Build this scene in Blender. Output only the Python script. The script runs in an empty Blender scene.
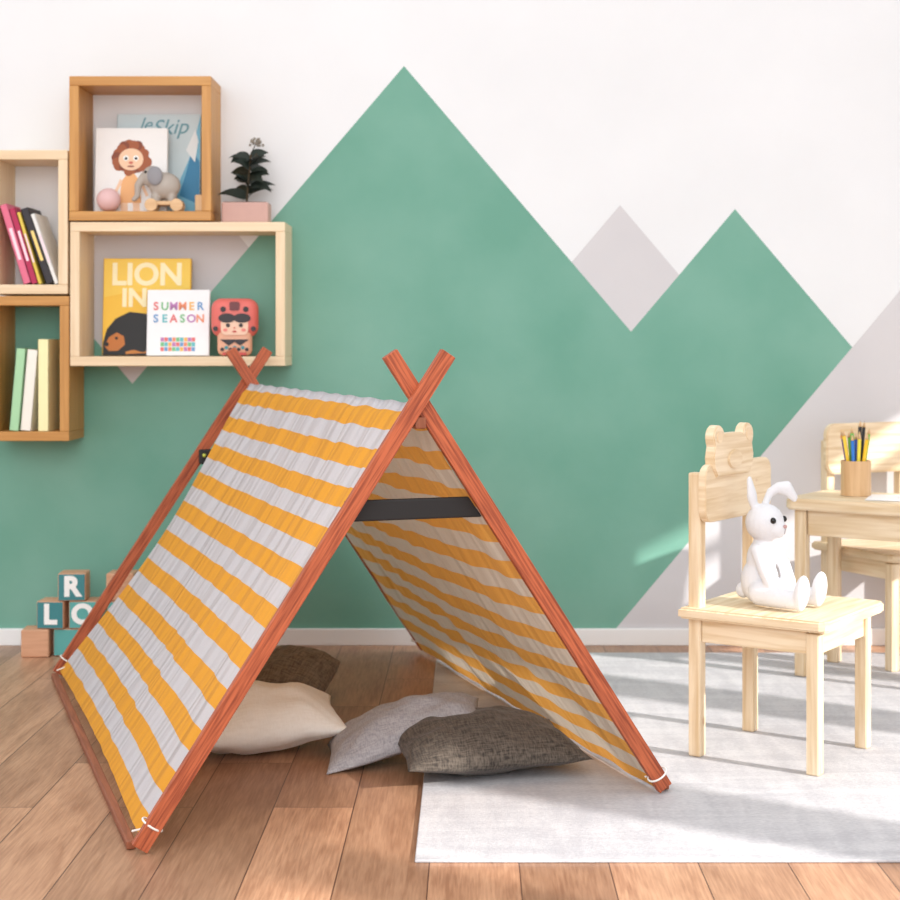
import bpy, bmesh, math, random
from mathutils import Vector, Matrix, Euler, noise
random.seed(4)
scene = bpy.context.scene
scene.view_settings.view_transform = 'Standard'
scene.view_settings.look = 'None'
COL = scene.collection
D2R = math.pi/180

# ------------------------------------------------------------------ helpers
def lin(c):
    return tuple(((v/255)/12.92 if v/255 <= .04045 else (((v/255)+.055)/1.055)**2.4) for v in c)+(1,)

def newmat(name):
    m = bpy.data.materials.new(name); m.use_nodes = True
    nt = m.node_tree; b = nt.nodes['Principled BSDF']
    return m, nt, b

def N(nt, t, **kw):
    n = nt.nodes.new(t)
    for k, v in kw.items(): setattr(n, k, v)
    return n

def math_n(nt, op, a, b=None):
    n = nt.nodes.new('ShaderNodeMath'); n.operation = op
    for i, v in enumerate((a, b)):
        if v is None: continue
        if isinstance(v, (int, float)): n.inputs[i].default_value = v
        else: nt.links.new(v, n.inputs[i])
    return n.outputs[0]

def mixc(nt, fac, a, b):
    n = nt.nodes.new('ShaderNodeMix'); n.data_type = 'RGBA'
    if isinstance(fac, (int, float)): n.inputs[0].default_value = fac
    else: nt.links.new(fac, n.inputs[0])
    for i, v in ((6, a), (7, b)):
        if isinstance(v, tuple): n.inputs[i].default_value = v
        else: nt.links.new(v, n.inputs[i])
    return n.outputs[2]

def plain(name, rgb, rough=.5, var=.06, scale=30, bump=0.0):
    m, nt, b = newmat(name)
    tc = N(nt, 'ShaderNodeTexCoord'); nz = N(nt, 'ShaderNodeTexNoise')
    nz.inputs['Scale'].default_value = scale
    nt.links.new(tc.outputs['Object'], nz.inputs['Vector'])
    c = lin(rgb); d = tuple(max(0, v*(1-var*2)) for v in c[:3])+(1,)
    nt.links.new(mixc(nt, nz.outputs['Fac'], c, d), b.inputs['Base Color'])
    b.inputs['Roughness'].default_value = rough
    if bump:
        bp = N(nt, 'ShaderNodeBump'); bp.inputs['Strength'].default_value = bump
        bp.inputs['Distance'].default_value = .002
        nt.links.new(nz.outputs['Fac'], bp.inputs['Height']); nt.links.new(bp.outputs[0], b.inputs['Normal'])
    return m

def wood(name, a, bcol, rough=.5, su=2.5, sv=45, knots=False, contrast=(.3, .7), dist=.6):
    m, nt, b = newmat(name)
    uv = N(nt, 'ShaderNodeUVMap'); oi = N(nt, 'ShaderNodeObjectInfo')
    mp = N(nt, 'ShaderNodeMapping'); mp.inputs['Scale'].default_value = (su, sv, 1)
    ad = N(nt, 'ShaderNodeVectorMath', operation='ADD')
    cmb = N(nt, 'ShaderNodeCombineXYZ')
    r = math_n(nt, 'MULTIPLY', oi.outputs['Random'], 37.0)
    nt.links.new(r, cmb.inputs[0]); nt.links.new(r, cmb.inputs[1])
    nt.links.new(uv.outputs[0], mp.inputs[0]); nt.links.new(mp.outputs[0], ad.inputs[0]); nt.links.new(cmb.outputs[0], ad.inputs[1])
    nz = N(nt, 'ShaderNodeTexNoise'); nz.inputs['Scale'].default_value = 1; nz.inputs['Detail'].default_value = 6
    nz.inputs['Distortion'].default_value = dist
    nt.links.new(ad.outputs[0], nz.inputs['Vector'])
    rp = N(nt, 'ShaderNodeValToRGB')
    rp.color_ramp.elements[0].position = contrast[0]; rp.color_ramp.elements[0].color = lin(bcol)
    rp.color_ramp.elements[1].position = contrast[1]; rp.color_ramp.elements[1].color = lin(a)
    nt.links.new(nz.outputs['Fac'], rp.inputs[0])
    out = rp.outputs[0]
    if knots:
        vo = N(nt, 'ShaderNodeTexVoronoi'); vo.inputs['Scale'].default_value = 5
        mp2 = N(nt, 'ShaderNodeMapping'); mp2.inputs['Scale'].default_value = (1, 1.6, 1)
        nt.links.new(uv.outputs[0], mp2.inputs[0])
        ad2 = N(nt, 'ShaderNodeVectorMath', operation='ADD')
        nt.links.new(mp2.outputs[0], ad2.inputs[0]); nt.links.new(cmb.outputs[0], ad2.inputs[1])
        nt.links.new(ad2.outputs[0], vo.inputs['Vector'])
        k = N(nt, 'ShaderNodeMapRange'); k.inputs[1].default_value = .03; k.inputs[2].default_value = .07; k.inputs[3].default_value = .6; k.inputs[4].default_value = 0
        nt.links.new(vo.outputs['Distance'], k.inputs[0])
        out = mixc(nt, k.outputs[0], out, lin((170, 112, 66)))
    nt.links.new(out, b.inputs['Base Color'])
    b.inputs['Roughness'].default_value = rough
    bp = N(nt, 'ShaderNodeBump'); bp.inputs['Strength'].default_value = .12; bp.inputs['Distance'].default_value = .0006
    nt.links.new(nz.outputs['Fac'], bp.inputs['Height']); nt.links.new(bp.outputs[0], b.inputs['Normal'])
    return m

def fabric(name, a, bcol, scale=260, bump=.6, big=6):
    m, nt, b = newmat(name)
    tc = N(nt, 'ShaderNodeTexCoord')
    def nz(sc, detail=3):
        mp = N(nt, 'ShaderNodeMapping'); mp.inputs['Scale'].default_value = sc
        n = N(nt, 'ShaderNodeTexNoise'); n.inputs['Scale'].default_value = 1; n.inputs['Detail'].default_value = detail
        nt.links.new(tc.outputs['Object'], mp.inputs[0]); nt.links.new(mp.outputs[0], n.inputs['Vector'])
        return n.outputs['Fac']
    h = math_n(nt, 'ADD', nz((scale, scale*.12, scale*.3)), nz((scale*.12, scale, scale*.3)))
    h = math_n(nt, 'MULTIPLY', h, .5)
    rp = N(nt, 'ShaderNodeValToRGB')
    rp.color_ramp.elements[0].position = .38; rp.color_ramp.elements[0].color = lin(bcol)
    rp.color_ramp.elements[1].position = .6; rp.color_ramp.elements[1].color = lin(a)
    nt.links.new(h, rp.inputs[0]); nt.links.new(rp.outputs[0], b.inputs['Base Color'])
    b.inputs['Roughness'].default_value = .9
    b.inputs['Sheen Weight'].default_value = .1
    bp = N(nt, 'ShaderNodeBump'); bp.inputs['Strength'].default_value = bump; bp.inputs['Distance'].default_value = .002
    nt.links.new(h, bp.inputs['Height']); nt.links.new(bp.outputs[0], b.inputs['Normal'])
    return m

def mkobj(name, me, mat=None, parent=None, M=None):
    o = bpy.data.objects.new(name, me); COL.objects.link(o)
    if mat is not None: me.materials.append(mat)
    if parent is not None: o.parent = parent
    if M is not None: o.matrix_basis = M
    return o

def empty(name, M=None, parent=None):
    o = bpy.data.objects.new(name, None); COL.objects.link(o); o.empty_display_size = .05
    if parent: o.parent = parent
    if M is not None: o.matrix_basis = M
    return o

def top(o, label, cat, group=None):
    o['label'] = label; o['category'] = cat
    if group: o['group'] = group
    return o

def TRS(loc, rot=(0, 0, 0)):
    return Matrix.Translation(loc) @ Euler(rot).to_matrix().to_4x4()

def uvbox(bm, grain=0):
    L = bm.loops.layers.uv.verify()
    for f in bm.faces:
        n = [abs(v) for v in f.normal]; d = n.index(max(n))
        ax = [i for i in range(3) if i != d]
        if grain in ax: u = grain; v = [i for i in ax if i != grain][0]
        else: u, v = ax
        for lp in f.loops:
            co = lp.vert.co
            lp[L].uv = (co[u]+d*.37, co[v]+d*.21)

def fin(bm, name, smooth=False, grain=0, uv=True):
    bmesh.ops.recalc_face_normals(bm, faces=bm.faces)
    if uv: uvbox(bm, grain)
    me = bpy.data.meshes.new(name); bm.to_mesh(me); bm.free()
    if smooth:
        for p in me.polygons: p.use_smooth = True
    return me

def add_box(bm, size, loc=(0, 0, 0), bevel=0, seg=2, R=None):
    r = bmesh.ops.create_cube(bm, size=1)
    vs = r['verts']
    bmesh.ops.scale(bm, vec=size, verts=vs)
    if bevel:
        es = list({e for v in vs for e in v.link_edges})
        r2 = bmesh.ops.bevel(bm, geom=es, offset=bevel, segments=seg, affect='EDGES', profile=.5)
        vs = list({v for f in r2['faces'] for v in f.verts} | {v for v in vs if v.is_valid})
    if R is not None: bmesh.ops.transform(bm, matrix=R, verts=vs)
    bmesh.ops.translate(bm, vec=loc, verts=vs)

def box(name, size, loc, mat, parent=None, rot=(0, 0, 0), bevel=.003, grain=None, M=None):
    bm = bmesh.new(); add_box(bm, size, bevel=min(bevel, min(size)*.45))
    if grain is None: grain = list(size).index(max(size))
    return mkobj(name, fin(bm, name, grain=grain), mat, parent, M if M is not None else TRS(loc, rot))

def bar(name, p1, p2, w, t, mat, parent, yaxis=(0, 1, 0), bevel=.003):
    p1 = Vector(p1); p2 = Vector(p2); z = (p2-p1).normalized(); y = Vector(yaxis); y = (y-z*y.dot(z)).normalized(); x = y.cross(z)
    M = Matrix((x, y, z)).transposed().to_4x4(); M.translation = (p1+p2)/2
    return box(name, (w, t, (p2-p1).length), None, mat, parent, bevel=bevel, grain=2, M=M)

def cyl(name, r, h, loc, mat, parent=None, rot=(0, 0, 0), r2=None, seg=32, bevel=0, M=None):
    bm = bmesh.new()
    bmesh.ops.create_cone(bm, cap_ends=True, segments=seg, radius1=r, radius2=r if r2 is None else r2, depth=h)
    if bevel:
        es = [e for e in bm.edges if abs(e.verts[0].co.z-e.verts[1].co.z) < 1e-6]
        bmesh.ops.bevel(bm, geom=es, offset=bevel, segments=3, affect='EDGES')
    me = fin(bm, name, grain=2)
    for p in me.polygons: p.use_smooth = abs(p.normal.z) < .9
    return mkobj(name, me, mat, parent, M if M is not None else TRS(loc, rot))

def ball(name, r, loc, mat, parent=None, scale=(1, 1, 1), rot=(0, 0, 0), seg=24):
    bm = bmesh.new(); bmesh.ops.create_uvsphere(bm, u_segments=seg, v_segments=seg//2, radius=r)
    bmesh.ops.scale(bm, vec=scale, verts=bm.verts)
    return mkobj(name, fin(bm, name, True), mat, parent, TRS(loc, rot))

def poly(name, pts, thick, mat, parent=None, M=None, bevel=0, grain=0):
    """polygon in local XZ facing -Y, extruded to +Y"""
    bm = bmesh.new(); vs = [bm.verts.new((p[0], 0, p[1])) for p in pts]
    f = bm.faces.new(vs); r = bmesh.ops.extrude_face_region(bm, geom=[f])
    bmesh.ops.translate(bm, vec=(0, thick, 0), verts=[v for v in r['geom'] if isinstance(v, bmesh.types.BMVert)])
    if bevel:
        bmesh.ops.recalc_face_normals(bm, faces=bm.faces)
        es = [e for e in bm.edges if abs(e.verts[0].co.y-e.verts[1].co.y) < 1e-6]
        bmesh.ops.bevel(bm, geom=es, offset=bevel, segments=2, affect='EDGES')
    return mkobj(name, fin(bm, name, grain=grain), mat, parent, M)

def disc_pts(cx, cz, rx, rz=None, n=28, a0=0, a1=360):
    rz = rx if rz is None else rz
    return [(cx+rx*math.cos((a0+(a1-a0)*i/n)*D2R), cz+rz*math.sin((a0+(a1-a0)*i/n)*D2R)) for i in range(n if a1-a0 == 360 else n+1)]

def rrect(x0, z0, x1, z1, r, n=6):
    out = []
    for cx, cz, a in ((x1-r, z1-r, 0), (x0+r, z1-r, 90), (x0+r, z0+r, 180), (x1-r, z0+r, 270)):
        for i in range(n+1):
            t = (a+90*i/n)*D2R; out.append((cx+r*math.cos(t), cz+r*math.sin(t)))
    return out

def text(name, body, size, M, mat, parent, extrude=.0008, bold=0.0, align='CENTER', shear=0):
    cu = bpy.data.curves.new(name, 'FONT'); cu.body = body; cu.size = size; cu.extrude = extrude; cu.offset = bold
    cu.align_x = align; cu.align_y = 'CENTER'; cu.shear = shear
    tmp = bpy.data.objects.new('tmp', cu); COL.objects.link(tmp)
    bpy.context.view_layer.update()
    me = bpy.data.meshes.new_from_object(tmp.evaluated_get(bpy.context.evaluated_depsgraph_get()))
    bpy.data.objects.remove(tmp)
    me.materials.clear()
    return mkobj(name, me, mat, parent, M)

def blob(name, items, mat, parent=None, M=None, voxel=.004, smooth=6):
    bm = bmesh.new()
    for c, r, rot in items:
        mm = TRS(c, rot) @ Matrix.Diagonal((r[0], r[1], r[2], 1))
        bmesh.ops.create_uvsphere(bm, u_segments=20, v_segments=12, radius=1, matrix=mm)
    me = fin(bm, name, True)
    o = mkobj(name, me, mat, parent, M)
    md = o.modifiers.new('r', 'REMESH'); md.mode = 'VOXEL'; md.voxel_size = voxel; md.use_smooth_shade = True
    sm = o.modifiers.new('s', 'SMOOTH'); sm.factor = .5; sm.iterations = smooth
    return o

def chain(pts, rad, n=6, flat=(1, 1, 1)):
    out = []
    for i in range(len(pts)-1):
        a, b = Vector(pts[i]), Vector(pts[i+1])
        for k in range(n+1):
            t = k/n; r = rad[i]*(1-t)+rad[i+1]*t
            out.append((tuple(a.lerp(b, t)), (r*flat[0], r*flat[1], r*flat[2]), (0, 0, 0)))
    return out

# ------------------------------------------------------------------ camera (level, 1 m high)
cam = bpy.data.cameras.new('camera'); co = bpy.data.objects.new('camera', cam); COL.objects.link(co)
co.location = (0, 0, 1); co.rotation_euler = (math.pi/2, 0, 0)
cam.lens = 64; cam.sensor_width = 36; cam.shift_x = -20/900; cam.shift_y = -108/900
cam.clip_start = .05
cam.dof.use_dof = True; cam.dof.focus_distance = 3.5; cam.dof.aperture_fstop = 5.0
scene.camera = co
YW = 5.28

# ------------------------------------------------------------------ setting
def wall_material():
    m, nt, b = newmat('painted_wall')
    g = N(nt, 'ShaderNodeNewGeometry'); s = N(nt, 'ShaderNodeSeparateXYZ'); nt.links.new(g.outputs['Position'], s.inputs[0])
    X, Z = s.outputs[0], s.outputs[2]
    def peak(x0, z0, sl=1.18):
        d = math_n(nt, 'ABSOLUTE', math_n(nt, 'SUBTRACT', X, x0))
        return math_n(nt, 'LESS_THAN', math_n(nt, 'ADD', Z, math_n(nt, 'MULTIPLY', d, sl)), z0)
    nz = N(nt, 'ShaderNodeTexNoise'); nz.inputs['Scale'].default_value = 2.2; nz.inputs['Detail'].default_value = 6
    nt.links.new(g.outputs['Position'], nz.inputs['Vector'])
    rp = N(nt, 'ShaderNodeMapRange'); rp.inputs[1].default_value = .35; rp.inputs[2].default_value = .7
    nt.links.new(nz.outputs['Fac'], rp.inputs[0])
    white = mixc(nt, rp.outputs[0], lin((230, 231, 233)), lin((225, 226, 228)))
    grey = mixc(nt, rp.outputs[0], lin((209, 206, 208)), lin((202, 199, 202)))
    green = mixc(nt, rp.outputs[0], lin((104, 159, 140)), lin((126, 174, 157)))
    px = lambda v: (v-470)/303
    pz = lambda v: 1-(v-342)/303
    c = mixc(nt, peak(px(620), pz(205)), white, grey)
    c = mixc(nt, peak(px(168), pz(152)), c, grey)
    gm = math_n(nt, 'MAXIMUM', peak(px(404), pz(66), 1.17), peak(px(735), pz(209), 1.18))
    gm = math_n(nt, 'MAXIMUM', gm, peak(px(36), pz(270), 1.18))
    c = mixc(nt, gm, c, green)
    c = mixc(nt, peak(px(960), pz(219), 1.19), c, grey)
    nt.links.new(c, b.inputs['Base Color']); b.inputs['Roughness'].default_value = .75
    n2 = N(nt, 'ShaderNodeTexNoise'); n2.inputs['Scale'].default_value = 60
    nt.links.new(g.outputs['Position'], n2.inputs['Vector'])
    bp = N(nt, 'ShaderNodeBump'); bp.inputs['Strength'].default_value = .08; bp.inputs['Distance'].default_value = .003
    nt.links.new(n2.outputs['Fac'], bp.inputs['Height']); nt.links.new(bp.outputs[0], b.inputs['Normal'])
    return m

def floor_material():
    m, nt, b = newmat('plank_floor')
    g = N(nt, 'ShaderNodeNewGeometry'); s = N(nt, 'ShaderNodeSeparateXYZ'); nt.links.new(g.outputs['Position'], s.inputs[0])
    cb = N(nt, 'ShaderNodeCombineXYZ')
    nt.links.new(s.outputs[1], cb.inputs[0])
    nt.links.new(math_n(nt, 'ADD', s.outputs[0], 20.03), cb.inputs[1])
    br = N(nt, 'ShaderNodeTexBrick'); nt.links.new(cb.outputs[0], br.inputs['Vector'])
    br.inputs['Scale'].default_value = 1; br.inputs['Brick Width'].default_value = .95; br.inputs['Row Height'].default_value = .172
    br.inputs['Mortar Size'].default_value = .0014; br.inputs['Mortar Smooth'].default_value = .2
    br.offset = .38; br.offset_frequency = 2; br.squash = 1
    br.inputs['Color1'].default_value = (0, 0, 0, 1); br.inputs['Color2'].default_value = (1, 1, 1, 1); br.inputs['Mortar'].default_value = (.5, .5, .5, 1)
    sepc = N(nt, 'ShaderNodeSeparateColor'); nt.links.new(br.outputs['Color'], sepc.inputs[0])
    rnd = sepc.outputs[0]
    c2 = N(nt, 'ShaderNodeCombineXYZ')
    nt.links.new(math_n(nt, 'MULTIPLY', rnd, 50), c2.inputs[0]); nt.links.new(math_n(nt, 'MULTIPLY', rnd, 33), c2.inputs[2])
    def shifted(sc):
        mp = N(nt, 'ShaderNodeMapping'); mp.inputs['Scale'].default_value = sc
        nt.links.new(cb.outputs[0], mp.inputs[0])
        ad = N(nt, 'ShaderNodeVectorMath', operation='ADD')
        nt.links.new(mp.outputs[0], ad.inputs[0]); nt.links.new(c2.outputs[0], ad.inputs[1]); return ad.outputs[0]
    def nzz(sc, det, dist):
        nz = N(nt, 'ShaderNodeTexNoise'); nz.inputs['Scale'].default_value = 1; nz.inputs['Detail'].default_value = det; nz.inputs['Distortion'].default_value = dist
        nt.links.new(shifted(sc), nz.inputs['Vector']); return nz.outputs['Fac']
    na = nzz((1.8, 10, 1), 5, 1.6); nb = nzz((12, 200, 1), 5, .3)
    h0 = math_n(nt, 'ADD', math_n(nt, 'MULTIPLY', na, .5), math_n(nt, 'MULTIPLY', nb, .5))
    rp = N(nt, 'ShaderNodeValToRGB')
    e = rp.color_ramp.elements
    e[0].position = .36; e[0].color = lin((160, 114, 86)); e[1].position = .63; e[1].color = lin((205, 158, 125))
    nt.links.new(h0, rp.inputs[0])
    hs = N(nt, 'ShaderNodeHueSaturation')
    nt.links.new(math_n(nt, 'ADD', math_n(nt, 'MULTIPLY', rnd, .42), .66), hs.inputs['Value'])
    nt.links.new(rp.outputs[0], hs.inputs['Color'])
    vo = N(nt, 'ShaderNodeTexVoronoi'); vo.inputs['Scale'].default_value = 1
    nt.links.new(shifted((2.2, 5, 1)), vo.inputs['Vector'])
    kn = N(nt, 'ShaderNodeMapRange'); kn.inputs[1].default_value = .02; kn.inputs[2].default_value = .11; kn.inputs[3].default_value = .6; kn.inputs[4].default_value = 0
    nt.links.new(vo.outputs['Distance'], kn.inputs[0])
    col = mixc(nt, kn.outputs[0], hs.outputs[0], lin((108, 72, 50)))
    col = mixc(nt, br.outputs['Fac'], col, lin((90, 60, 46)))
    nt.links.new(col, b.inputs['Base Color'])
    b.inputs['Roughness'].default_value = .38
    bp = N(nt, 'ShaderNodeBump'); bp.inputs['Strength'].default_value = .18; bp.inputs['Distance'].default_value = .002
    h = math_n(nt, 'SUBTRACT', math_n(nt, 'MULTIPLY', h0, .25), br.outputs['Fac'])
    nt.links.new(h, bp.inputs['Height']); nt.links.new(bp.outputs[0], b.inputs['Normal'])
    return m

M_white = plain('white_paint', (240, 240, 240), .5, .01)
w = box('wall_back', (7.4, .1, 3.6), (-.3, YW+.05, 1.8), wall_material(), bevel=0); w['kind'] = 'structure'
f = box('floor', (7.4, 8.3, .1), (-.3, 1.18, -.05), floor_material(), bevel=0); f['kind'] = 'structure'
bb = box('baseboard_back', (7.4, .014, .056), (-.3, YW-.007, .028), M_white, bevel=.003); bb['kind'] = 'structure'
# window wall on the sunny side: openings (y0,y1,bottom,top), with a transom in the last one
XR = 2.4
wins = [(.55, 1.20, .15, 1.5), (1.42, 2.02, .15, 1.44), (2.30, 3.22, .15, 1.42), (3.46, 3.94, .15, 1.18), (4.03, 5.15, .15, 1.305)]
bm = bmesh.new()
def wb(y0, y1, a, b_): add_box(bm, (.02, y1-y0, b_-a), (XR+.05, (y0+y1)/2, (a+b_)/2))
yc = -1.0
for y0, y1, a, b_ in wins:
    wb(yc, y0, 0, 4.6); wb(y0, y1, 0, a); wb(y0, y1, b_, 4.6); yc = y1
wb(yc, YW, 0, 4.6)
mw = fin(bm, 'wall_right'); wr = mkobj('wall_right', mw, M_white); wr['kind'] = 'structure'
for k, (y0, y1, a, b_) in enumerate(wins):
    bm = bmesh.new(); last = k == 4
    add_box(bm, (.03, y1-y0, .045 if last else .025), (XR+.05, (y0+y1)/2, 1.185 if last else a+.012))
    add_box(bm, (.03, .03, b_-a), (XR+.05, y1-.016, (a+b_)/2))
    o = mkobj('window_%d' % (k+1), fin(bm, 'window'), M_white); o['kind'] = 'structure'

# ------------------------------------------------------------------ rug
def rug_material():
    m, nt, b = newmat('rug_pile')
    g = N(nt, 'ShaderNodeNewGeometry')
    def nz(sc, detail=4, dist=0):
        mp = N(nt, 'ShaderNodeMapping'); mp.inputs['Scale'].default_value = sc
        n = N(nt, 'ShaderNodeTexNoise'); n.inputs['Scale'].default_value = 1; n.inputs['Detail'].default_value = detail; n.inputs['Distortion'].default_value = dist
        nt.links.new(g.outputs['Position'], mp.inputs[0]); nt.links.new(mp.outputs[0], n.inputs['Vector']); return n.outputs['Fac']
    rp = N(nt, 'ShaderNodeValToRGB'); e = rp.color_ramp.elements
    e[0].position = .42; e[0].color = lin((178, 176, 180)); e[1].position = .58; e[1].color = lin((200, 198, 200))
    big = math_n(nt, 'ADD', math_n(nt, 'MULTIPLY', nz((14, 3, 1), 8, 1.0), .33), math_n(nt, 'MULTIPLY', nz((3, 16, 1), 8, 1.0), .33))
    nt.links.new(math_n(nt, 'ADD', big, math_n(nt, 'MULTIPLY', nz((90, 160, 1)), .34)), rp.inputs[0])
    nt.links.new(rp.outputs[0], b.inputs['Base Color']); b.inputs['Roughness'].default_value = .95
    bp = N(nt, 'ShaderNodeBump'); bp.inputs['Strength'].default_value = .5; bp.inputs['Distance'].default_value = .003
    nt.links.new(nz((150, 300, 1)), bp.inputs['Height']); nt.links.new(bp.outputs[0], b.inputs['Normal'])
    return m
RX0, RX1, RY0, RY1 = -.106, 2.2, 3.07, 5.12
rug = box('rug', (RX1-RX0, RY1-RY0, .006), ((RX0+RX1)/2, (RY0+RY1)/2, .0035), rug_material(), bevel=.002)
top(rug, 'pale grey low-pile rug with mottled pattern on plank floor', 'rug')

# ------------------------------------------------------------------ tent
M_cedar = wood('cedar_wood', (190, 98, 60), (136, 60, 34), .55, 9, 200, contrast=(.36, .60), dist=.2)
M_black = plain('black_painted_wood', (24, 23, 25), .6, .1)
M_cord = plain('white_cord', (240, 236, 230), .8, .05, 200)
M_ridge = wood('dark_cedar', (156, 90, 60), (120, 64, 40), .55, 8, 110)

def canvas_material():
    m, nt, b = newmat('striped_canvas')
    uv = N(nt, 'ShaderNodeUVMap'); s = N(nt, 'ShaderNodeSeparateXYZ'); nt.links.new(uv.outputs[0], s.inputs[0])
    fr = math_n(nt, 'FRACT', math_n(nt, 'DIVIDE', math_n(nt, 'ADD', s.outputs[1], .022), .098))
    a = math_n(nt, 'MULTIPLY', math_n(nt, 'GREATER_THAN', fr, .46), math_n(nt, 'LESS_THAN', fr, .95))
    def nzf(sc, det=3):
        mp = N(nt, 'ShaderNodeMapping'); mp.inputs['Scale'].default_value = sc
        nt.links.new(uv.outputs[0], mp.inputs[0])
        nz = N(nt, 'ShaderNodeTexNoise'); nz.inputs['Scale'].default_value = 1; nz.inputs['Detail'].default_value = det; nt.links.new(mp.outputs[0], nz.inputs['Vector']); return nz.outputs['Fac']
    w_ = nzf((500, 500, 1)); folds = nzf((18, 1.8, 1), 1)
    yel = mixc(nt, w_, lin((246, 178, 62)), lin((234, 158, 44)))
    whi = mixc(nt, w_, lin((222, 220, 224)), lin((202, 200, 205)))
    c = mixc(nt, a, whi, yel)
    # reverse of the cloth: duller yellow, darker and warmer white
    yi = mixc(nt, w_, lin((228, 166, 84)), lin((212, 150, 68)))
    wi = mixc(nt, w_, lin((214, 200, 184)), lin((194, 180, 164)))
    ci = mixc(nt, a, wi, yi)
    g = N(nt, 'ShaderNodeNewGeometry')
    c = mixc(nt, g.outputs['Backfacing'], c, ci)
    nt.links.new(c, b.inputs['Base Color']); b.inputs['Roughness'].default_value = .9
    tr = N(nt, 'ShaderNodeBsdfTranslucent'); nt.links.new(ci, tr.inputs['Color'])
    ms = N(nt, 'ShaderNodeMixShader'); ms.inputs[0].default_value = .32
    nt.links.new(b.outputs[0], ms.inputs[1]); nt.links.new(tr.outputs[0], ms.inputs[2])
    nt.links.new(ms.outputs[0], nt.nodes['Material Output'].inputs['Surface'])
    bp = N(nt, 'ShaderNodeBump'); bp.inputs['Strength'].default_value = 1.0; bp.inputs['Distance'].default_value = .032
    nt.links.new(folds, bp.inputs['Height']); nt.links.new(bp.outputs[0], b.inputs['Normal']); nt.links.new(bp.outputs[0], tr.inputs['Normal'])
    return m

TL = 1.735; HW = .583; ZC = .884; SL = HW/ZC
tent = empty('play_tent', TRS((-.1065, 3.325, .0), (0, 0, 19.5*D2R)))
top(tent, 'a-frame play tent, yellow and white striped canvas, reddish wooden poles', 'tent')
def px_(z): return SL*(ZC-z)
zt = .976; PW = .034
for yb in (0, TL):
    a = -.0095 if yb == 0 else .0095
    bar('pole', (-px_(.0115), yb+a, .0115), (-px_(zt), yb+a, zt), PW, .018, M_cedar, tent, bevel=.001)
    bar('pole', (px_(.019), yb-a, .019), (px_(zt), yb-a, zt), PW, .018, M_cedar, tent, bevel=.001)
for yb, sgn in ((.034, 1), (TL-.034, -1)):
    zc = .65; hx = px_(zc)-.004
    cb_ = box('crossbar', (2*hx, .014, .044), (0, yb, zc), M_black, tent, bevel=.004)
    cb_['label'] = 'black crossbar'
cp = box('bar_end', (.05, .026, .044), (-px_(.65)+.02, TL-.03, .65), M_black, tent, bevel=.005)
bt = ball('button', .0055, (-px_(.65)+.008, TL-.045, .655), plain('lime', (210, 220, 90), .4), tent)
bar('ridge_pole', (0, -.015, .832), (0, TL+.015, .832), .024, .024, M_ridge, tent, yaxis=(1, 0, 0))
bar('ground_rail', (-(HW+.004), .02, .010), (-(HW+.004), TL-.02, .010), .018, .018, M_ridge, tent, yaxis=(0, 0, 1))
bar('ground_rail', ((HW-.002), .021, .016), ((HW-.002), TL-.021, .016), .016, .014, M_ridge, tent, yaxis=(0, 0, 1))

# canvas
bm = bmesh.new(); L = bm.loops.layers.uv.verify()
NU, NV = 260, 60
grid = {}
slen = 1.042; ztop = .872
for j in range(-NV, NV+1):
    t = abs(j)/NV; sg = -1 if j < 0 else 1
    zbot = .020 if sg < 0 else .012
    for i in range(NU+1):
        u = i/NU
        ins_f = .012+(.012*math.sin(math.pi*t) if sg < 0 else 0)
        ins_b = .014*(1-t)+.004+.19*math.sin(math.pi*min(1, t**.92)) if sg < 0 else -.02*min(1, t*5)+.02*max(0, 1-t*5)
        y = ins_f+(TL-ins_f-ins_b)*u
        z = ztop-(ztop-zbot)*t
        z += (.010 if sg < 0 else .0)*math.sin(math.pi*u)*t**3
        x = max(px_(z), 0)*(1 if t > .03 else t/.03)
        if sg > 0: x -= .018*min(1, t*8)
        env = min(1, t*8)*(.45+.55*min(1, (1-t)*4))
        d = .0042*math.sin(u*70+3*noise.noise(Vector((u*6, t*1.4, sg*3))))*(1-.8*t**.6)
        d += .0085*noise.noise(Vector((u*17, t*2.2, sg*5)))
        d += .006*noise.noise(Vector((u*5+sg*9, t*2.0, 1.7)))
        d += -.02*math.sin(math.pi*t)*math.sin(math.pi*u)
        if sg > 0: d += .011*noise.noise(Vector((u*12+t*3, t*4, 7.7)))*(1-t*.5)
        n = Vector((sg*ZC, 0, HW)).normalized()
        p = Vector((sg*x, y, z))+n*d*env
        p.z += .0015*math.sin(u*70+noise.noise(Vector((u*5, 3, 0)))*3)*max(0, 1-t*6)
        grid[(i, j)] = (bm.verts.new(p), y, slen*t+(.0032*noise.noise(Vector((u*13, t*4, sg))) if t > 0 else 0))
for j in range(-NV, NV):
    for i in range(NU):
        ks = [(i, j+1), (i+1, j+1), (i+1, j), (i, j)]
        fc = bm.faces.new([grid[k_][0] for k_ in ks]); fc.smooth = True
        for lp, k_ in zip(fc.loops, ks): lp[L].uv = (grid[k_][1], grid[k_][2])
me = bpy.data.meshes.new('canvas'); bm.to_mesh(me); bm.free()
cv = mkobj('canvas', me, canvas_material(), tent); cv['label'] = 'yellow and white striped cotton canvas'
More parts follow.
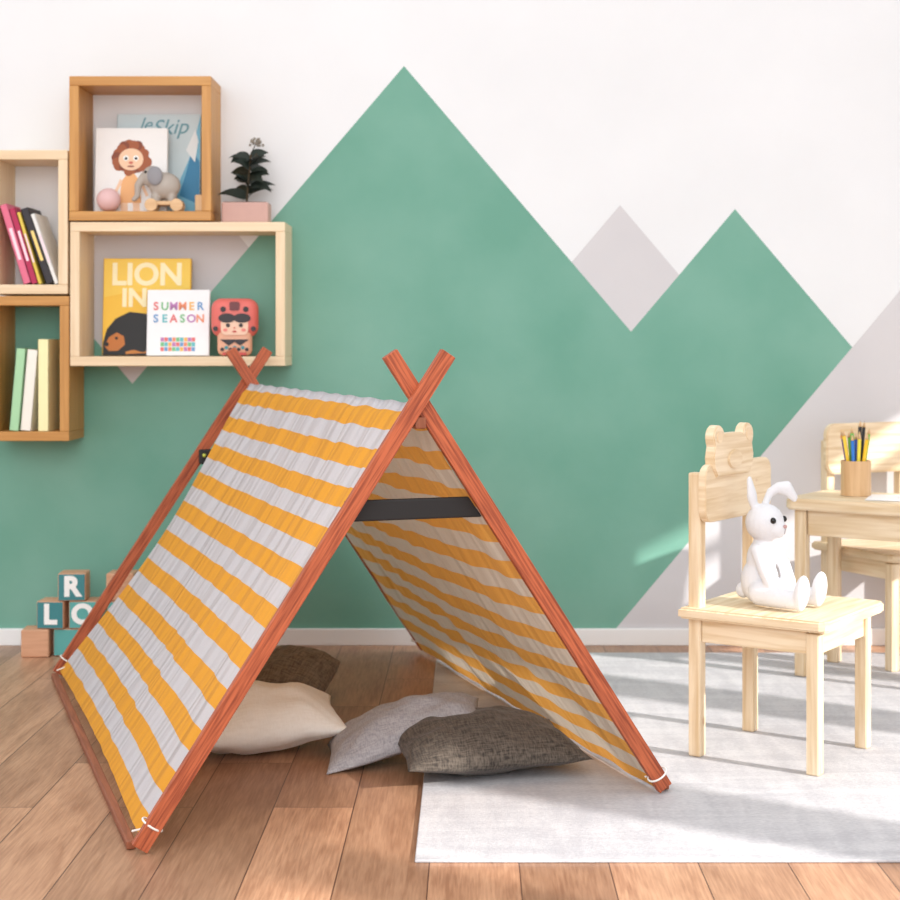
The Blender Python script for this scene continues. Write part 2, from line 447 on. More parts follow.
# tie cords
def torus(name, R, r, M, mat, parent, sc=(1, 1, 1)):
    bm = bmesh.new(); n, k = 28, 8; V = []
    for i in range(n):
        a = 2*math.pi*i/n
        V.append([bm.verts.new(((R*sc[0]+r*math.cos(2*math.pi*j/k))*math.cos(a), (R*sc[1]+r*math.cos(2*math.pi*j/k))*math.sin(a), r*math.sin(2*math.pi*j/k))) for j in range(k)])
    for i in range(n):
        for j in range(k):
            bm.faces.new((V[i][j], V[(i+1) % n][j], V[(i+1) % n][(j+1) % k], V[i][(j+1) % k]))
    return mkobj(name, fin(bm, name, True), mat, parent, M)
for s_ in (-1, 1):
    for yb in (0, TL):
        zc = .052; ang = -s_*math.atan(SL)
        torus('tie_cord', .0225, .0022, TRS((s_*px_(zc), yb+(.001 if yb == 0 else -.001), zc), (.1, ang, 0)), M_cord, tent, (1.0, .95, 1))
        p0 = Vector((s_*px_(zc)-s_*.02, yb+(.02 if yb == 0 else -.02), zc-.008))
        p1 = Vector((s_*(HW), yb+(.045 if yb == 0 else -.045), .030))
        bar('tie_cord', p0, p1, .004, .004, M_cord, tent, bevel=.0015)

# ------------------------------------------------------------------ cushions
def cushion(label, mat, hw, hd, T, loc, rot, seed, pinch=.085, wr=1.0, lo=.7, ex=.55, order='XYZ'):
    bm = bmesh.new(); n = 44; gr = {}
    for side in (1, -1):
        for i in range(n+1):
            for j in range(n+1):
                edge = i in (0, n) or j in (0, n)
                if edge and side == -1: gr[(side, i, j)] = gr[(1, i, j)]; continue
                x = math.sin((i/n-.5)*math.pi)*.35+(i/n-.5)*2*.65; y = math.sin((j/n-.5)*math.pi)*.35+(j/n-.5)*2*.65
                X = x*hw*(1-pinch*(1-y*y)); Y = y*hd*(1-pinch*(1-x*x))
                if pinch < .05:
                    k_ = 1-.10*(x*x*y*y); X *= k_; Y *= k_
                h = T*max(0, (1-x*x)*(1-y*y))**ex
                wv = noise.noise(Vector((x*1.8+seed, y*1.8, side)))*.14+noise.noise(Vector((x*4+seed, y*4, 9)))*.08*wr
                ca = math.atan2(abs(y)-1.05, abs(x)-1.05); cr = math.hypot(abs(y)-1.05, abs(x)-1.05)
                wv += .08*math.sin(ca*14)*max(0, 1-cr/1.1)*wr
                h *= 1+wv*1.2
                z = side*h*(1 if side > 0 else lo)+.006*noise.noise(Vector((x*3, y*3, seed)))
                gr[(side, i, j)] = bm.verts.new((X, Y, z))
    for side in (1, -1):
        for i in range(n):
            for j in range(n):
                q = [gr[(side, i, j)], gr[(side, i+1, j)], gr[(side, i+1, j+1)], gr[(side, i, j+1)]]
                if side < 0: q.reverse()
                bm.faces.new(q)
    me = fin(bm, 'cushion', True)
    R = Euler(rot, order).to_matrix()
    mz = min((R @ v.co).z for v in me.vertices); loc = (loc[0], loc[1], loc[2]-mz)
    o = mkobj('cushion', me, mat, None, Matrix.Translation(loc) @ R.to_4x4())
    return top(o, label, 'cushion')
M_char = fabric('charcoal_weave', (100, 90, 80), (52, 45, 40), 300)
M_lgrey = fabric('grey_linen', (172, 170, 174), (142, 140, 145), 420, .4)
M_cream = fabric('cream_cotton', (248, 246, 240), (240, 237, 230), 300, .2)
M_brown = fabric('grey_brown_weave', (140, 128, 112), (96, 86, 74), 260)
cushion('dark charcoal woven cushion lying flat, half on the rug', M_char, .215, .175, .076, (.030, 3.735, .007), (2*D2R, 0, 14*D2R), 1.0, ex=.6)
cushion('light grey linen cushion leaning on the charcoal cushion', M_lgrey, .195, .125, .080, (-.155, 3.83, .001), (2*D2R, -16*D2R, 4*D2R), 5.0, pinch=.06, wr=.5, lo=.25, ex=.5)
cushion('plump white cotton cushion on the floor inside tent', M_cream, .205, .15, .095, (-.52, 3.93, 0), (3*D2R, -3*D2R, 14*D2R), 9.0, wr=.6, ex=.6)
cushion('grey-brown coarse woven cushion tilted, at the rear of tent', M_brown, .11, .105, .06, (-.49, 4.45, 0), (32*D2R, 8*D2R, -22*D2R), 13.0, pinch=.03, ex=.48)

# ------------------------------------------------------------------ wall shelves
M_oak = wood('honey_oak', (206, 152, 84), (182, 126, 62), .45, 3, 60, dist=.3)
M_pine = wood('pale_pine', (238, 216, 184), (224, 196, 158), .5, 3, 60, dist=.3)
SY0 = 5.08; SD = YW-SY0
def shelf(px0, px1, py0, py1, mat, label):
    k = 315.0
    x0, x1 = (px0-470)/k, (px1-470)/k; z1_, z0_ = 1-(py0-342)/k, 1-(py1-342)/k
    e = empty('wall_shelf', TRS(((x0+x1)/2, YW, z0_))); t = .03; W = x1-x0; H = z1_-z0_
    top(e, label, 'shelf')
    box('bottom_panel', (W, SD, t), (0, -SD/2, t/2), mat, e, bevel=.002)
    box('top_panel', (W, SD, t), (0, -SD/2, H-t/2), mat, e, bevel=.002)
    box('side_panel', (t, SD, H-2*t-.0004), (-W/2+t/2, -SD/2, H/2), mat, e, bevel=.002)
    box('side_panel', (t, SD, H-2*t-.0004), (W/2-t/2, -SD/2, H/2), mat, e, bevel=.002)
    return x0+t, x1-t, z0_+t, z1_
s1 = shelf(69, 211, 76, 220.5, M_oak, 'square honey-oak box shelf holding picture books and toys')
s2 = shelf(70, 285, 222, 366, M_pine, 'wide pale pine box shelf holding books and a doll')
s3 = shelf(-12, 67.5, 150, 294, M_pine, 'pale pine box shelf with leaning paperbacks')
s4 = shelf(-12, 69, 296, 441, M_oak, 'honey-oak box shelf with pastel books standing')

M_page = plain('paper_pages', (242, 238, 228), .8, .04, 200)
def book(w, h, t, mat, label, M, group=None):
    """origin bottom centre; front cover faces -Y, spine at -X"""
    e = empty('book', M); top(e, label, 'book', group)
    bm = bmesh.new(); c = .0025
    add_box(bm, (w, c, h), (0, -t/2+c/2, h/2), .0008); add_box(bm, (w, c, h), (0, t/2-c/2, h/2), .0008)
    add_box(bm, (c, t, h), (-w/2+c/2, 0, h/2), .0008)
    mkobj('cover', fin(bm, 'cover', grain=2), mat, e)
    box('pages', (w-.007, t-2*c, h-.008), (-.0005, 0, h/2), M_page, e, bevel=.0005)
    return e
def flat(name, pts, mat, e, t, lift=.0006):
    return poly(name, pts, lift, mat, e, TRS((0, -t/2-lift, 0)))
col = {}
def C(r, g, b, rough=.5):
    k = (r, g, b, rough)
    if k not in col: col[k] = plain('paint_%d_%d_%d' % (r, g, b), (r, g, b), rough, .03)
    return col[k]
FR = (math.pi/2, 0, 0)
b1 = s1[2]
lean = -5*D2R
e = book(.275, .33, .02, C(206, 222, 226), 'large pale blue landscape picture book leaning on the wall', TRS((-1.02, 5.232, b1+.002), (lean, 0, 0)))
t = .02
flat('cover_print', [(.04, .0), (.136, 0), (.136, .325), (.118, .25), (.1, .18), (.075, .12)], C(120, 186, 212), e, t, .0005)
flat('cover_print', [(.07, .06), (.136, .03), (.136, .17), (.11, .21), (.09, .13)], C(52, 134, 178), e, t, .0008)
flat('cover_print', [(-.13, 0), (.0, 0), (-.02, .15), (-.09, .19), (-.13, .16)], C(170, 205, 214), e, t, .0007)
flat('cover_print', [(.09, .21), (.12, .17), (.13, .24), (.12, .28)], C(236, 240, 240), e, t, .0009)
text('title', 'le', .06, TRS((-.045, -t/2-.001, .295), FR), C(110, 160, 172), e, shear=.35)
text('title', 'Skip', .072, TRS((.035, -t/2-.001, .285), (math.pi/2, -.06, 0)), C(110, 160, 172), e, shear=.35)
e = book(.232, .275, .02, C(238, 236, 234), 'white picture book with a curly-haired child on the cover', TRS((-1.095, 5.165, b1+.002), (lean, 0, 0)))
hair = C(160, 84, 44); skin = C(240, 200, 166)
flat('cover_print', [(-.035, .03), (.035, .03), (.03, .1), (.012, .125), (-.012, .125), (-.03, .1)], C(238, 178, 120), e, t, .0006)
flat('cover_print', [(-.032, .03), (-.008, .03), (-.008, .0), (-.03, .0)], skin, e, t, .0007)
flat('cover_print', [(.008, .03), (.03, .03), (.032, .0), (.01, .0)], skin, e, t, .0007)
flat('cover_print', [(.026, .1), (.05, .05), (.058, .055), (.034, .108)], skin, e, t, .0008)
flat('cover_print', [(-.026, .1), (-.05, .05), (-.058, .055), (-.034, .108)], skin, e, t, .0008)
rr_ = random.Random(3)
for i in range(18):
    a = (i*360/18)*D2R
    flat('cover_print', disc_pts(.046*math.cos(a)*rr_.uniform(.85, 1.15), .178+.04*math.sin(a)*rr_.uniform(.85, 1.15), rr_.uniform(.013, .019), n=12), hair if i % 3 else C(130, 62, 34), e, t, .0009+.00002*i)
flat('cover_print', disc_pts(0, .172, .04, .036), skin, e, t, .0014)
for sx in (-.016, .016):
    flat('cover_print', disc_pts(sx, .176, .009, n=12), C(250, 250, 248), e, t, .0017)
    flat('cover_print', disc_pts(sx, .175, .005, n=10), C(30, 26, 24), e, t, .0019)
flat('cover_print', disc_pts(0, .161, .007, .005, n=10), C(206, 110, 90), e, t, .0017)
flat('cover_print', disc_pts(0, .149, .012, .003, n=10), C(140, 60, 50), e, t, .0017)
pb = ball('toy_ball', .038, (-1.155, 5.115, b1+.0385), C(222, 182, 180)); top(pb, 'small pale pink wooden ball', 'ball')
el = empty('toy_elephant', TRS((-.975, 5.115, b1), (0, 0, 3*D2R)) @ Matrix.Scale(1.12, 4)); top(el, 'small grey-beige and natural wood elephant pull toy', 'toy')
M_tg = C(176, 166, 156); M_tw = wood('toy_beech', (226, 190, 146), (204, 162, 116), .5, 5, 60)
blob('body', [((.0, 0, .075), (.045, .028, .038), (0, 0, 0)), ((-.035, 0, .1), (.03, .026, .032), (0, 0, 0)),
              ((.02, .0, .04), (.014, .02, .03), (0, 0, 0)), ((-.025, 0, .04), (.014, .02, .03), (0, 0, 0))]
     + chain([(-.058, 0, .1), (-.076, 0, .075), (-.078, 0, .045), (-.088, 0, .035)], [.014, .011, .008, .007], 4), M_tg, el, voxel=.003, smooth=3)
blob('ear', [((-.025, -.028, .1), (.022, .006, .028), (0, 0, 0))], C(140, 138, 142), el, voxel=.002, smooth=1)
ball('eye', .004, (-.052, -.02, .112), C(20, 20, 20), el)
box('base', (.105, .04, .012), (0, 0, .024), M_tw, el)
for sx in (-.036, .036):
    for sy in (-.025, .025):
        cyl('wheel', .018, .009, (sx, sy, .018), M_tw, el, (math.pi/2, 0, 0), bevel=.002)
tb = box('toy_block', (.03, .03, .055), (-.865, 5.13, b1+.0285), M_tw, bevel=.005); top(tb, 'small natural wood toy block on the shelf', 'toy')
# planter on top of wide shelf
pl = empty('potted_plant', TRS((-.722, 5.17, s2[3]+.0005))); top(pl, 'dark-leaved houseplant in a pink rectangular planter', 'plant')
bm = bmesh.new(); add_box(bm, (.15, .085, .068), (0, 0, .034), .006, 3)
mkobj('pot', fin(bm, 'pot'), plain('pink_clay', (206, 166, 156), .7, .05), pl)
box('soil', (.135, .072, .006), (0, 0, .0665), plain('soil', (60, 44, 34), .9, .2, 90, .6), pl, bevel=.002)
M_leaf = plain('dark_leaf', (32, 45, 35), .6, .25, 40)
bm = bmesh.new()
def leaf(bm, base, az, up, ln, wd, droop, roll):
    n = 12; prev = None
    p = Vector(base); el_ = up
    dirh = Vector((math.cos(az), math.sin(az), 0)); side = Vector((-math.sin(az), math.cos(az), 0))
    for i in range(n+1):
        t_ = i/n; wdt = wd*(math.sin(math.pi*min(1, t_*1.0)**.7) if t_ < 1 else .0)*(1-.25*t_)+.0003
        dvec = dirh*math.cos(el_)+Vector((0, 0, 1))*math.sin(el_)
        sd = Matrix.Rotation(roll, 3, dvec) @ (side-dvec*side.dot(dvec)).normalized()
        nn = dvec.cross(sd)
        a = bm.verts.new(p-sd*wdt+nn*wdt*.25); c_ = bm.verts.new(p); b_ = bm.verts.new(p+sd*wdt+nn*wdt*.25)
        if prev:
            bm.faces.new((prev[0], a, c_, prev[1])); bm.faces.new((prev[1], c_, b_, prev[2]))
        prev = (a, c_, b_); p = p+dvec*ln/n; el_ -= droop/n
rl = random.Random(11)
for q in range(26):
    az = (0 if q % 2 else math.pi)+rl.uniform(-1.1, 1.1); h = .080+.14*q/26
    leaf(bm, (.012*h/.2, 0, h), az, rl.uniform(.3, .85), rl.uniform(.088, .108)*(1-.3*q/26), rl.uniform(.018, .024), rl.uniform(.7, 1.3), (1 if q % 2 else -1)*rl.uniform(.5, 1.3))
o = mkobj('foliage', fin(bm, 'foliage', True), M_leaf, pl)
bar('stem', (0, 0, .065), (.014, 0, .225), .007, .007, plain('stem_brown', (80, 66, 46), .8), pl)
bm = bmesh.new()
for q in range(30):
    v = Vector((random.gauss(0, .010), random.gauss(0, .010), random.gauss(0, .006)))
    bmesh.ops.create_icosphere(bm, subdivisions=1, radius=.005, matrix=Matrix.Translation(v+Vector((.03, 0, .265))))
mkobj('flower', fin(bm, 'flower', True), plain('dusty_flower', (150, 142, 130), .8), pl)
bar('stem', (.014, 0, .225), (.03, 0, .26), .003, .003, M_leaf, pl)

# box 2
b2 = s2[2]; t = .02
e = book(.285, .318, t, C(246, 196, 62), 'yellow picture book with a dark-maned lion and pale title', TRS((-1.055, 5.215, b2+.002), (lean, 0, 0)))
flat('cover_print', [(-.14, .19), (-.14, .314), (.14, .314), (.14, .22), (.05, .2), (-.04, .21)], C(248, 208, 84), e, t, .0004)
text('title', 'LION', .1, TRS((0, -t/2-.001, .262), FR), C(255, 244, 200), e, .0005, .003)
text('title', 'IN', .082, TRS((-.04, -t/2-.001, .186), FR), C(255, 244, 200), e, .0005, .003)
flat('cover_print', [(-.14, .0), (-.14, .04), (-.128, .085), (-.1, .12), (-.055, .142), (0, .136), (.04, .115), (.1, .08), (.14, .075), (.14, 0)], C(22, 19, 20), e, t, .0006)
flat('cover_print', [(-.135, .03), (-.12, .06), (-.095, .075), (-.072, .062), (-.068, .035), (-.09, .015), (-.12, .014)], C(196, 116, 48), e, t, .0009)
flat('cover_print', [(-.066, .012), (-.04, .018), (-.01, .01), (.02, .02), (.02, .008), (-.066, .004)], C(206, 130, 56), e, t, .0009)
flat('cover_print', disc_pts(-.128, .036, .008, .007, n=12), C(20, 16, 16), e, t, .0014)
flat('cover_print', disc_pts(-.096, .056, .005, n=10), C(20, 16, 16), e, t, .0014)
e = book(.2, .212, t, C(240, 240, 242), 'white square activity book with colourful lettering', TRS((-.938, 5.14, b2+.002), (lean, 0, 0)))
cs = [(224, 110, 110), (240, 180, 90), (120, 186, 130), (110, 156, 204), (186, 124, 180), (98, 186, 194), (232, 140, 100)]
for r_, s_ in ((.158, 'SUMMER'), (.118, 'SEASON')):
    for i, ch in enumerate(s_):
        text('title', ch, .036, TRS(((i-(len(s_)-1)/2)*.0285, -t/2-.001, r_), FR), C(*cs[(i*2+len(s_)+int(r_*100)) % 7]), e, .0004, .0008)
for i in range(9):
    for j in range(3):
        x = -.055+i*.0125; z = .014+j*.0155
        flat('cover_print', [(x, z), (x+.011, z), (x+.011, z+.013), (x, z+.013)], C(*cs[(i*3+j*2) % 7]), e, t)
dl = empty('doll', TRS((-.755, 5.14, b2+.0005), (0, 0, 6*D2R))); top(dl, 'wooden doll with coral bobbed hair, dark fringe and patterned dress', 'doll')
red = C(226, 112, 104); blk = C(44, 36, 40); tl_ = C(60, 140, 150); pk = C(240, 200, 174)
bm = bmesh.new(); add_box(bm, (.11, .07, .1), (0, 0, .05), .022, 5)
mkobj('body', fin(bm, 'body', True), C(234, 176, 146), dl)
bm = bmesh.new(); add_box(bm, (.15, .075, .125), (0, 0, 0), .034, 6)
mkobj('hair', fin(bm, 'hair', True), red, dl, TRS((0, 0, .123)))
poly('face', rrect(-.043, .068, .043, .122, .016), .004, pk, dl, TRS((0, -.0405, 0)))
for sx in (-.024, .024):
    poly('fringe', disc_pts(sx, .122, .027, .015, n=20), .004, blk, dl, TRS((0, -.0425-(sx > 0)*.0002, 0)))
    poly('eye', disc_pts(sx*.85, .099, .0065, n=14), .003, blk, dl, TRS((0, -.0425, 0)))
    poly('blush', disc_pts(sx*1.2, .084, .007, .005, n=14), .0025, C(228, 130, 120), dl, TRS((0, -.0425, 0)))
    poly('hair_clip', disc_pts(sx*1.5, .150, .009, n=14), .004, blk, dl, TRS((0, -.0400, 0)))
poly('hair_clip', rrect(-.016, .146, .016, .174, .006), .004, C(110, 52, 56), dl, TRS((0, -.0405, 0)))
poly('nose', disc_pts(0, .091, .003, n=10), .003, C(214, 120, 100), dl, TRS((0, -.0425, 0)))
poly('mouth', disc_pts(0, .079, .007, .003, n=14), .003, C(180, 40, 40), dl, TRS((0, -.0425, 0)))
for sx in (-.06, .06):
    poly('ear_ring', disc_pts(sx, .088, .008, n=18), .004, blk, dl, TRS((0, -.039, 0)))
poly('collar', [(-.046, .054), (.046, .054), (.018, .034), (0, .046), (-.018, .034)], .004, blk, dl, TRS((0, -.0385, 0)))
for i in range(7):
    poly('dress_pattern', disc_pts(-.039+i*.013, .022+(i % 2)*.006, .006, n=12), .003, tl_ if i % 2 else blk, dl, TRS((0, -.0372-(i % 2)*.0002, 0)))
poly('dress_band', rrect(-.038, .004, .038, .012, .002), .003, C(200, 80, 76), dl, TRS((0, -.0372, 0)))

# box 3
specs = [(.262, .024, (226, 110, 140), 'pink paperback leaning against shelf side', -17), (.25, .020, (180, 30, 80), 'magenta paperback leaning among books', -17),
         (.238, .012, (230, 200, 80), 'slim yellow paperback leaning among books', -17), (.252, .024, (44, 38, 44), 'black paperback leaning among books', -19), (.235, .014, (236, 234, 230), 'slim white paperback leaning among books', -19)]
x = -1.420
for h, tt, c, lb, dg in specs:
    th = dg*D2R
    M = Matrix.Translation((x, 5.165, s3[2]+.001)) @ Matrix.Rotation(th, 4, 'Y') @ Matrix.Translation((tt/2, 0, 0)) @ Matrix.Rotation(math.pi/2, 4, 'Z')
    e = book(.15, h, tt, C(*c), lb, M, 'leaning paperbacks on the pine shelf')
    bx = box('spine_label', (.0008, tt*.4, h*.4), (-.0753, 0, h*.5), C(246, 214, 130) if c[0] < 100 else C(250, 220, 230), e, bevel=0)
    x += tt/math.cos(th)+(.0125 if dg == -17 and c[0] == 230 else .0006)
# box 4
x = -1.436
for h, tt, wd_, c, lb, an in ((.262, .03, .16, (170, 218, 172), 'pale green hardback standing slightly tilted', 5), (.258, .034, .15, (246, 242, 232), 'off-white hardback standing among books', 5),
                        (.292, .034, .165, (250, 242, 186), 'tall cream yellow hardback standing upright', 0)):
    M = Matrix.Translation((x, 5.17, s4[2]+.001)) @ Matrix.Rotation(an*D2R, 4, 'Y') @ Matrix.Translation((-tt/2 if an > 0 else tt/2, 0, 0)) @ Matrix.Rotation(math.pi/2, 4, 'Z')
    e = book(wd_, h, tt, C(*c), lb, M, 'pastel hardbacks on the oak shelf')
    x += (.0375 if h > .26 else .0245)

# ------------------------------------------------------------------ toy letter blocks
S = .088
M_block = wood('block_beech', (222, 172, 138), (198, 146, 112), .5, 6, 50)
teal = C(92, 172, 168); dteal = C(58, 132, 138)
def tblock(px, row, yy, rz, face, letter, lb):
    e = empty('letter_block', TRS(((px-470)/315, yy, row*(S+.0006)+.0006), (0, 0, rz*D2R))); top(e, lb, 'toy block', 'wooden alphabet blocks by the wall')
    box('block', (S, S, S), (0, 0, S/2), M_block, e, bevel=.005)
    if face: box('painted_face', (S-.006, .0016, S-.006), (0, -S/2-.0004, S/2), face, e, bevel=.0005)
    if letter: text('letter', letter, .085, TRS((0, -S/2-.0018, S/2), FR), C(250, 250, 248), e, .0006, .004)
tblock(35, 0, 5.11, 4, None, None, 'plain natural wood toy block on floor')
tblock(67, 0, 5.13, -3, teal, None, 'wooden toy block with teal face on floor')
tblock(99, 0, 5.12, 3, teal, 'A', 'wooden toy block with teal face and letter A')
tblock(132, 0, 5.12, -2, teal, None, 'wooden toy block with teal face near the tent')
tblock(51, 1, 5.12, -3, dteal, 'L', 'wooden block with white letter L on dark teal')
tblock(82, 1, 5.125, 2, teal, 'O', 'wooden block with white letter O on teal')
tblock(122, 1, 5.12, -4, teal, None, 'teal-faced block stacked in the middle row')
tblock(71, 2, 5.12, 4, dteal, 'R', 'wooden block with white letter R on dark teal, on top')
tblock(120, 2, 5.12, 0, None, None, 'plain wood block on top of the stack')

# ------------------------------------------------------------------ chairs
M_chair = wood('knotty_pine', (236, 216, 186), (214, 186, 146), .5, 4, 60, knots=True, contrast=(.36, .62), dist=.3)
def chair(M, label, bear):
    e = empty('child_chair', M); top(e, label, 'chair', 'pine child chairs at the table')
    D = .30; Wd = .30; lg = .032
    for x, y, h in ((0, 0, .68), (0, Wd, .68), (D, 0, .325), (D, Wd, .325)):
        box('leg', (lg, lg, h), (x, y, h/2), M_chair, e, bevel=.004, grain=2)
    bm = bmesh.new()
    pts = [(-.03, -.04), (D+.045-.02, -.04), (D+.045-.006, -.034), (D+.045, -.02), (D+.045, Wd+.02), (D+.045-.006, Wd+.034), (D+.045-.02, Wd+.04), (-.03, Wd+.04)]
    vs = [bm.verts.new((p[0], p[1], .332)) for p in pts]; fc = bm.faces.new(vs)
    r = bmesh.ops.extrude_face_region(bm, geom=[fc]); bmesh.ops.translate(bm, vec=(0, 0, .026), verts=[v for v in r['geom'] if isinstance(v, bmesh.types.BMVert)])
    bmesh.ops.recalc_face_normals(bm, faces=bm.faces)
    bmesh.ops.bevel(bm, geom=[q for q in bm.edges if abs(q.verts[0].co.z-q.verts[1].co.z) < 1e-6], offset=.005, segments=3, affect='EDGES')
    mkobj('seat', fin(bm, 'seat', grain=1), M_chair, e)
    ap = .055; az = .330-ap/2
    for y in (0, Wd): box('apron', (D-lg-.001, .018, ap), (D/2, y, az), M_chair, e)
    for x in (0, D): box('apron', (.018, Wd-lg-.001, ap), (x, Wd/2, az), M_chair, e)
    Rm = Matrix.Translation((.040, Wd/2, 0)) @ Matrix.Rotation(math.pi/2, 4, 'Z')
    if bear:
        out = rrect(-.180, .562, .195, .700, .034, 8)
        poly('backrest', out, .020, M_chair, e, Rm @ Matrix.Translation((0, .002, 0)), bevel=.002)
        c0 = -.035; q = .082
        head = [(c0-.09, .668), (c0-.108, .69), (c0-.112, .715), (c0-.104, .742)] + disc_pts(c0-q, .764, .029, n=10, a0=205, a1=10) + [(c0-.035, .772), (c0+.035, .772)] + disc_pts(c0+q, .764, .029, n=10, a0=170, a1=-25) + [(c0+.104, .742), (c0+.112, .715), (c0+.108, .69), (c0+.09, .668)]
        hb = poly('bear_head', head, .026, M_chair, e, Rm @ Matrix.Translation((0, -.004, 0)), bevel=.003)
        hb['label'] = 'bear-shaped head cutout'
        poly('bear_muzzle', disc_pts(c0, .708, .038, .024), .006, M_chair, e, Rm @ Matrix.Translation((0, -.0085, 0)), bevel=.002)
        for sx in (-q, q):
            poly('bear_ear', disc_pts(c0+sx, .764, .014), .004, M_pine, e, Rm @ Matrix.Translation((0, -.0055, 0)))
    else:
        out = rrect(-.185, .575, .185, .735, .035)
        poly('backrest', out, .022, M_chair, e, Rm, bevel=.004)
    return e
A = (.5457, 3.846)
chair(TRS((A[0], A[1], .0065), (0, 0, -34.7*D2R)), 'pale pine child chair with bear-head backrest, plush rabbit sitting on it', True)
chair(TRS((1.14, 5.10, .0065), (0, 0, -63.2*D2R)), 'pale pine child chair with plain board backrest behind table', False)

# ------------------------------------------------------------------ table
te = empty('child_table', TRS((.93, 4.76, .0065), (0, 0, -34.7*D2R))); top(te, 'pale pine child table with rounded corners standing on rug', 'table')
TZ = .53
bm = bmesh.new(); pts = rrect(0, 0, .62, .33, .035)
vs = [bm.verts.new((p[0], p[1], TZ-.034)) for p in pts]; fc = bm.faces.new(vs)
r = bmesh.ops.extrude_face_region(bm, geom=[fc]); bmesh.ops.translate(bm, vec=(0, 0, .034), verts=[v for v in r['geom'] if isinstance(v, bmesh.types.BMVert)])
bmesh.ops.recalc_face_normals(bm, faces=bm.faces)
bmesh.ops.bevel(bm, geom=[q for q in bm.edges if abs(q.verts[0].co.z-q.verts[1].co.z) < 1e-6], offset=.005, segments=2, affect='EDGES')
mkobj('table_top', fin(bm, 'table_top', grain=0), M_chair, te)
for x, y in ((.045, .04), (.575, .04), (.045, .29), (.575, .29)):
    box('leg', (.036, .036, TZ-.035), (x, y, (TZ-.035)/2), M_chair, te, bevel=.004, grain=2)
for y in (.04, .29): box('apron', (.488, .018, .075), (.31, y, TZ-.073), M_chair, te)
for x in (.045, .575): box('apron', (.018, .208, .075), (x, .165, TZ-.073), M_chair, te)

# pencil cup
TT = TZ+.0075
cx, cy = 1.165, 4.83
bm = bmesh.new()
bmesh.ops.create_cone(bm, cap_ends=True, segments=40, radius1=.045, radius2=.045, depth=.105)
tf = max(bm.faces, key=lambda q: q.calc_center_median().z)
r = bmesh.ops.inset_region(bm, faces=[tf], thickness=.006)
r = bmesh.ops.extrude_face_region(bm, geom=[tf]); bmesh.ops.translate(bm, vec=(0, 0, -.095), verts=[v for v in r['geom'] if isinstance(v, bmesh.types.BMVert)])
bmesh.ops.delete(bm, geom=[tf], context='FACES_ONLY')
me = fin(bm, 'pencil_cup', grain=2)
cup = mkobj('pencil_cup', me, M_tw, None, TRS((cx, cy, TT+.0525))); top(cup, 'round beech wood pencil cup on the table', 'pencil cup')
pc = [((250, 200, 40), 'yellow'), ((36, 36, 40), 'black'), ((30, 90, 200), 'blue'), ((110, 180, 60), 'green'), ((244, 140, 40), 'orange'),
      ((30, 60, 150), 'navy blue'), ((250, 206, 60), 'yellow'), ((40, 120, 210), 'bright blue'), ((240, 220, 70), 'lemon yellow'), ((250, 200, 40), 'yellow'), ((120, 190, 70), 'lime green'),
      ((244, 170, 60), 'orange'), ((36, 36, 40), 'black'), ((250, 200, 40), 'yellow'), ((120, 190, 70), 'lime green')]
for i, (c, nm) in enumerate(pc):
    outer = i < 11
    a = (i*2*math.pi/11+.2) if outer else (i*2*math.pi/4+.5)
    rr = .026 if outer else .010
    tilt = random.uniform(.14, .20) if outer else .06
    M = Matrix.Translation((cx+rr*.5*math.cos(a), cy+rr*.5*math.sin(a), TT+.012)) @ Matrix.Rotation(a, 4, 'Z') @ Matrix.Rotation(tilt, 4, 'Y')
    ln = random.uniform(.155, .195)
    p = empty('pencil', M); top(p, nm+' pencil standing tip up in the wooden cup', 'pencil', 'pencils in the wooden cup')
    cyl('shaft', .0055, ln, (0, 0, ln/2), C(*c), p, seg=6)
    cyl('tip', .0055, .016, (0, 0, ln+.008), M_tw, p, r2=.0012, seg=12)
    cyl('lead', .0018, .006, (0, 0, ln+.015), C(*c), p, r2=.0004, seg=8)
pp = box('paper_sheet', (.15, .19, .0008), (1.255, 4.735, TT+.001), C(248, 248, 250), rot=(0, 0, -20*D2R), bevel=0); top(pp, 'white sheet of paper lying on the table', 'paper')

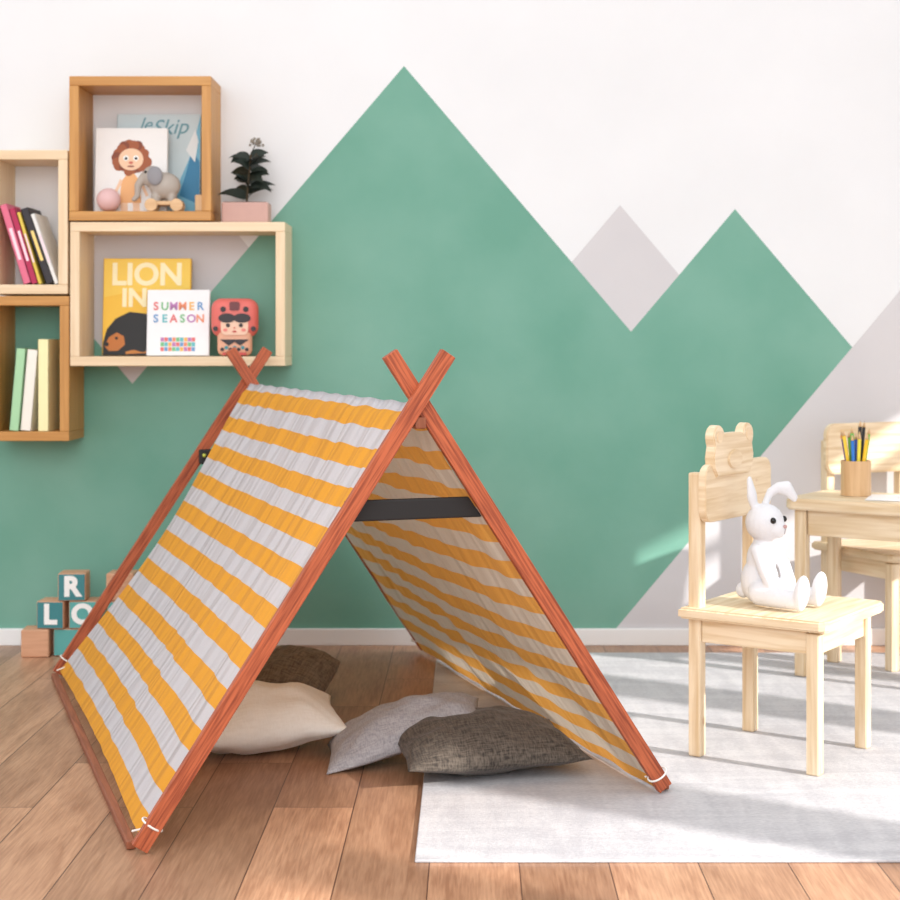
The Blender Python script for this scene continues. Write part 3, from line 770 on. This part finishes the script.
# ------------------------------------------------------------------ plush rabbit
M_plush = plain('white_plush', (222, 222, 226), .95, .03, 160, .3)
rb = empty('plush_rabbit', TRS((.705, 3.872, .366), (0, 0, -40*D2R)) @ Matrix.Diagonal((.93, .93, .99, 1))); top(rb, 'white plush rabbit with one folded ear sitting on chair', 'stuffed toy')
items = [((-.005, 0, .058), (.048, .051, .058), (0, 0, 0)), ((0, 0, .108), (.038, .041, .052), (0, 0, 0)), ((0.005, 0, .145), (.027, .029, .03), (0, 0, 0)),
         ((.010, 0, .2), (.050, .052, .047), (0, 0, 0)), ((.043, 0, .187), (.027, .030, .024), (0, 0, 0)), ((-.053, 0, .03), (.02, .02, .02), (0, 0, 0))]
for s_ in (-1, 1):
    items += chain([(.010, s_*.040, .135), (.038, s_*.053, .092), (.054, s_*.046, .058)], [.017, .016, .018], 5)
    items += chain([(.02, s_*.040, .034), (.075, s_*.048, .027), (.128, s_*.046, .025)], [.031, .024, .021], 5)
    items += [((.142, s_*.047, .044), (.018, .025, .044), (0, .15, 0))]
items += chain([(-.007, -.020, .235), (-.014, -.024, .265), (-.020, -.026, .302)], [.012, .018, .010], 6, (.6, 1, 1.1))
items += chain([(-.004, .022, .238), (.004, .038, .270), (.020, .052, .282)], [.011, .012, .014], 6, (.8, .8, 1))
items += chain([(.020, .052, .282), (.038, .068, .280), (.052, .080, .258)], [.014, .019, .012], 6, (.75, .75, 1))
blob('body', items, M_plush, rb, voxel=.003, smooth=3)
M_eye = C(18, 16, 18, .15)
for s_ in (-1, 1): ball('eye', .0078, (.0505, s_*.028, .209), M_eye, rb)
ball('nose', .006, (.0695, 0, .194), C(190, 150, 146), rb, (.7, 1.2, .8))
bar('mouth', (.0690, 0, .188), (.0670, 0, .177), .0018, .003, C(120, 100, 104), rb, yaxis=(1, 0, 0), bevel=0)

# ------------------------------------------------------------------ light
wd = bpy.data.worlds.new('world'); scene.world = wd; wd.use_nodes = True
bg = wd.node_tree.nodes['Background']; bg.inputs[0].default_value = (.97, .985, 1.0, 1); bg.inputs[1].default_value = 1.26
sun = bpy.data.lights.new('sun', 'SUN'); sun.energy = 5.8; sun.angle = .026; sun.color = (1, .965, .92)
so = bpy.data.objects.new('sun', sun); COL.objects.link(so)
so.rotation_euler = Vector((-.76, .49, -.40)).to_track_quat('-Z', 'Y').to_euler()
ar = bpy.data.lights.new('soft_area', 'AREA'); ar.energy = 68; ar.size = 2.2; ar.color = (.98, .99, 1)
ao = bpy.data.objects.new('soft_area', ar); COL.objects.link(ao); ao.location = (-.5, .3, 2.1)
ao.rotation_euler = (Vector((.0, 4.6, .6))-ao.location).to_track_quat('-Z', 'Y').to_euler()
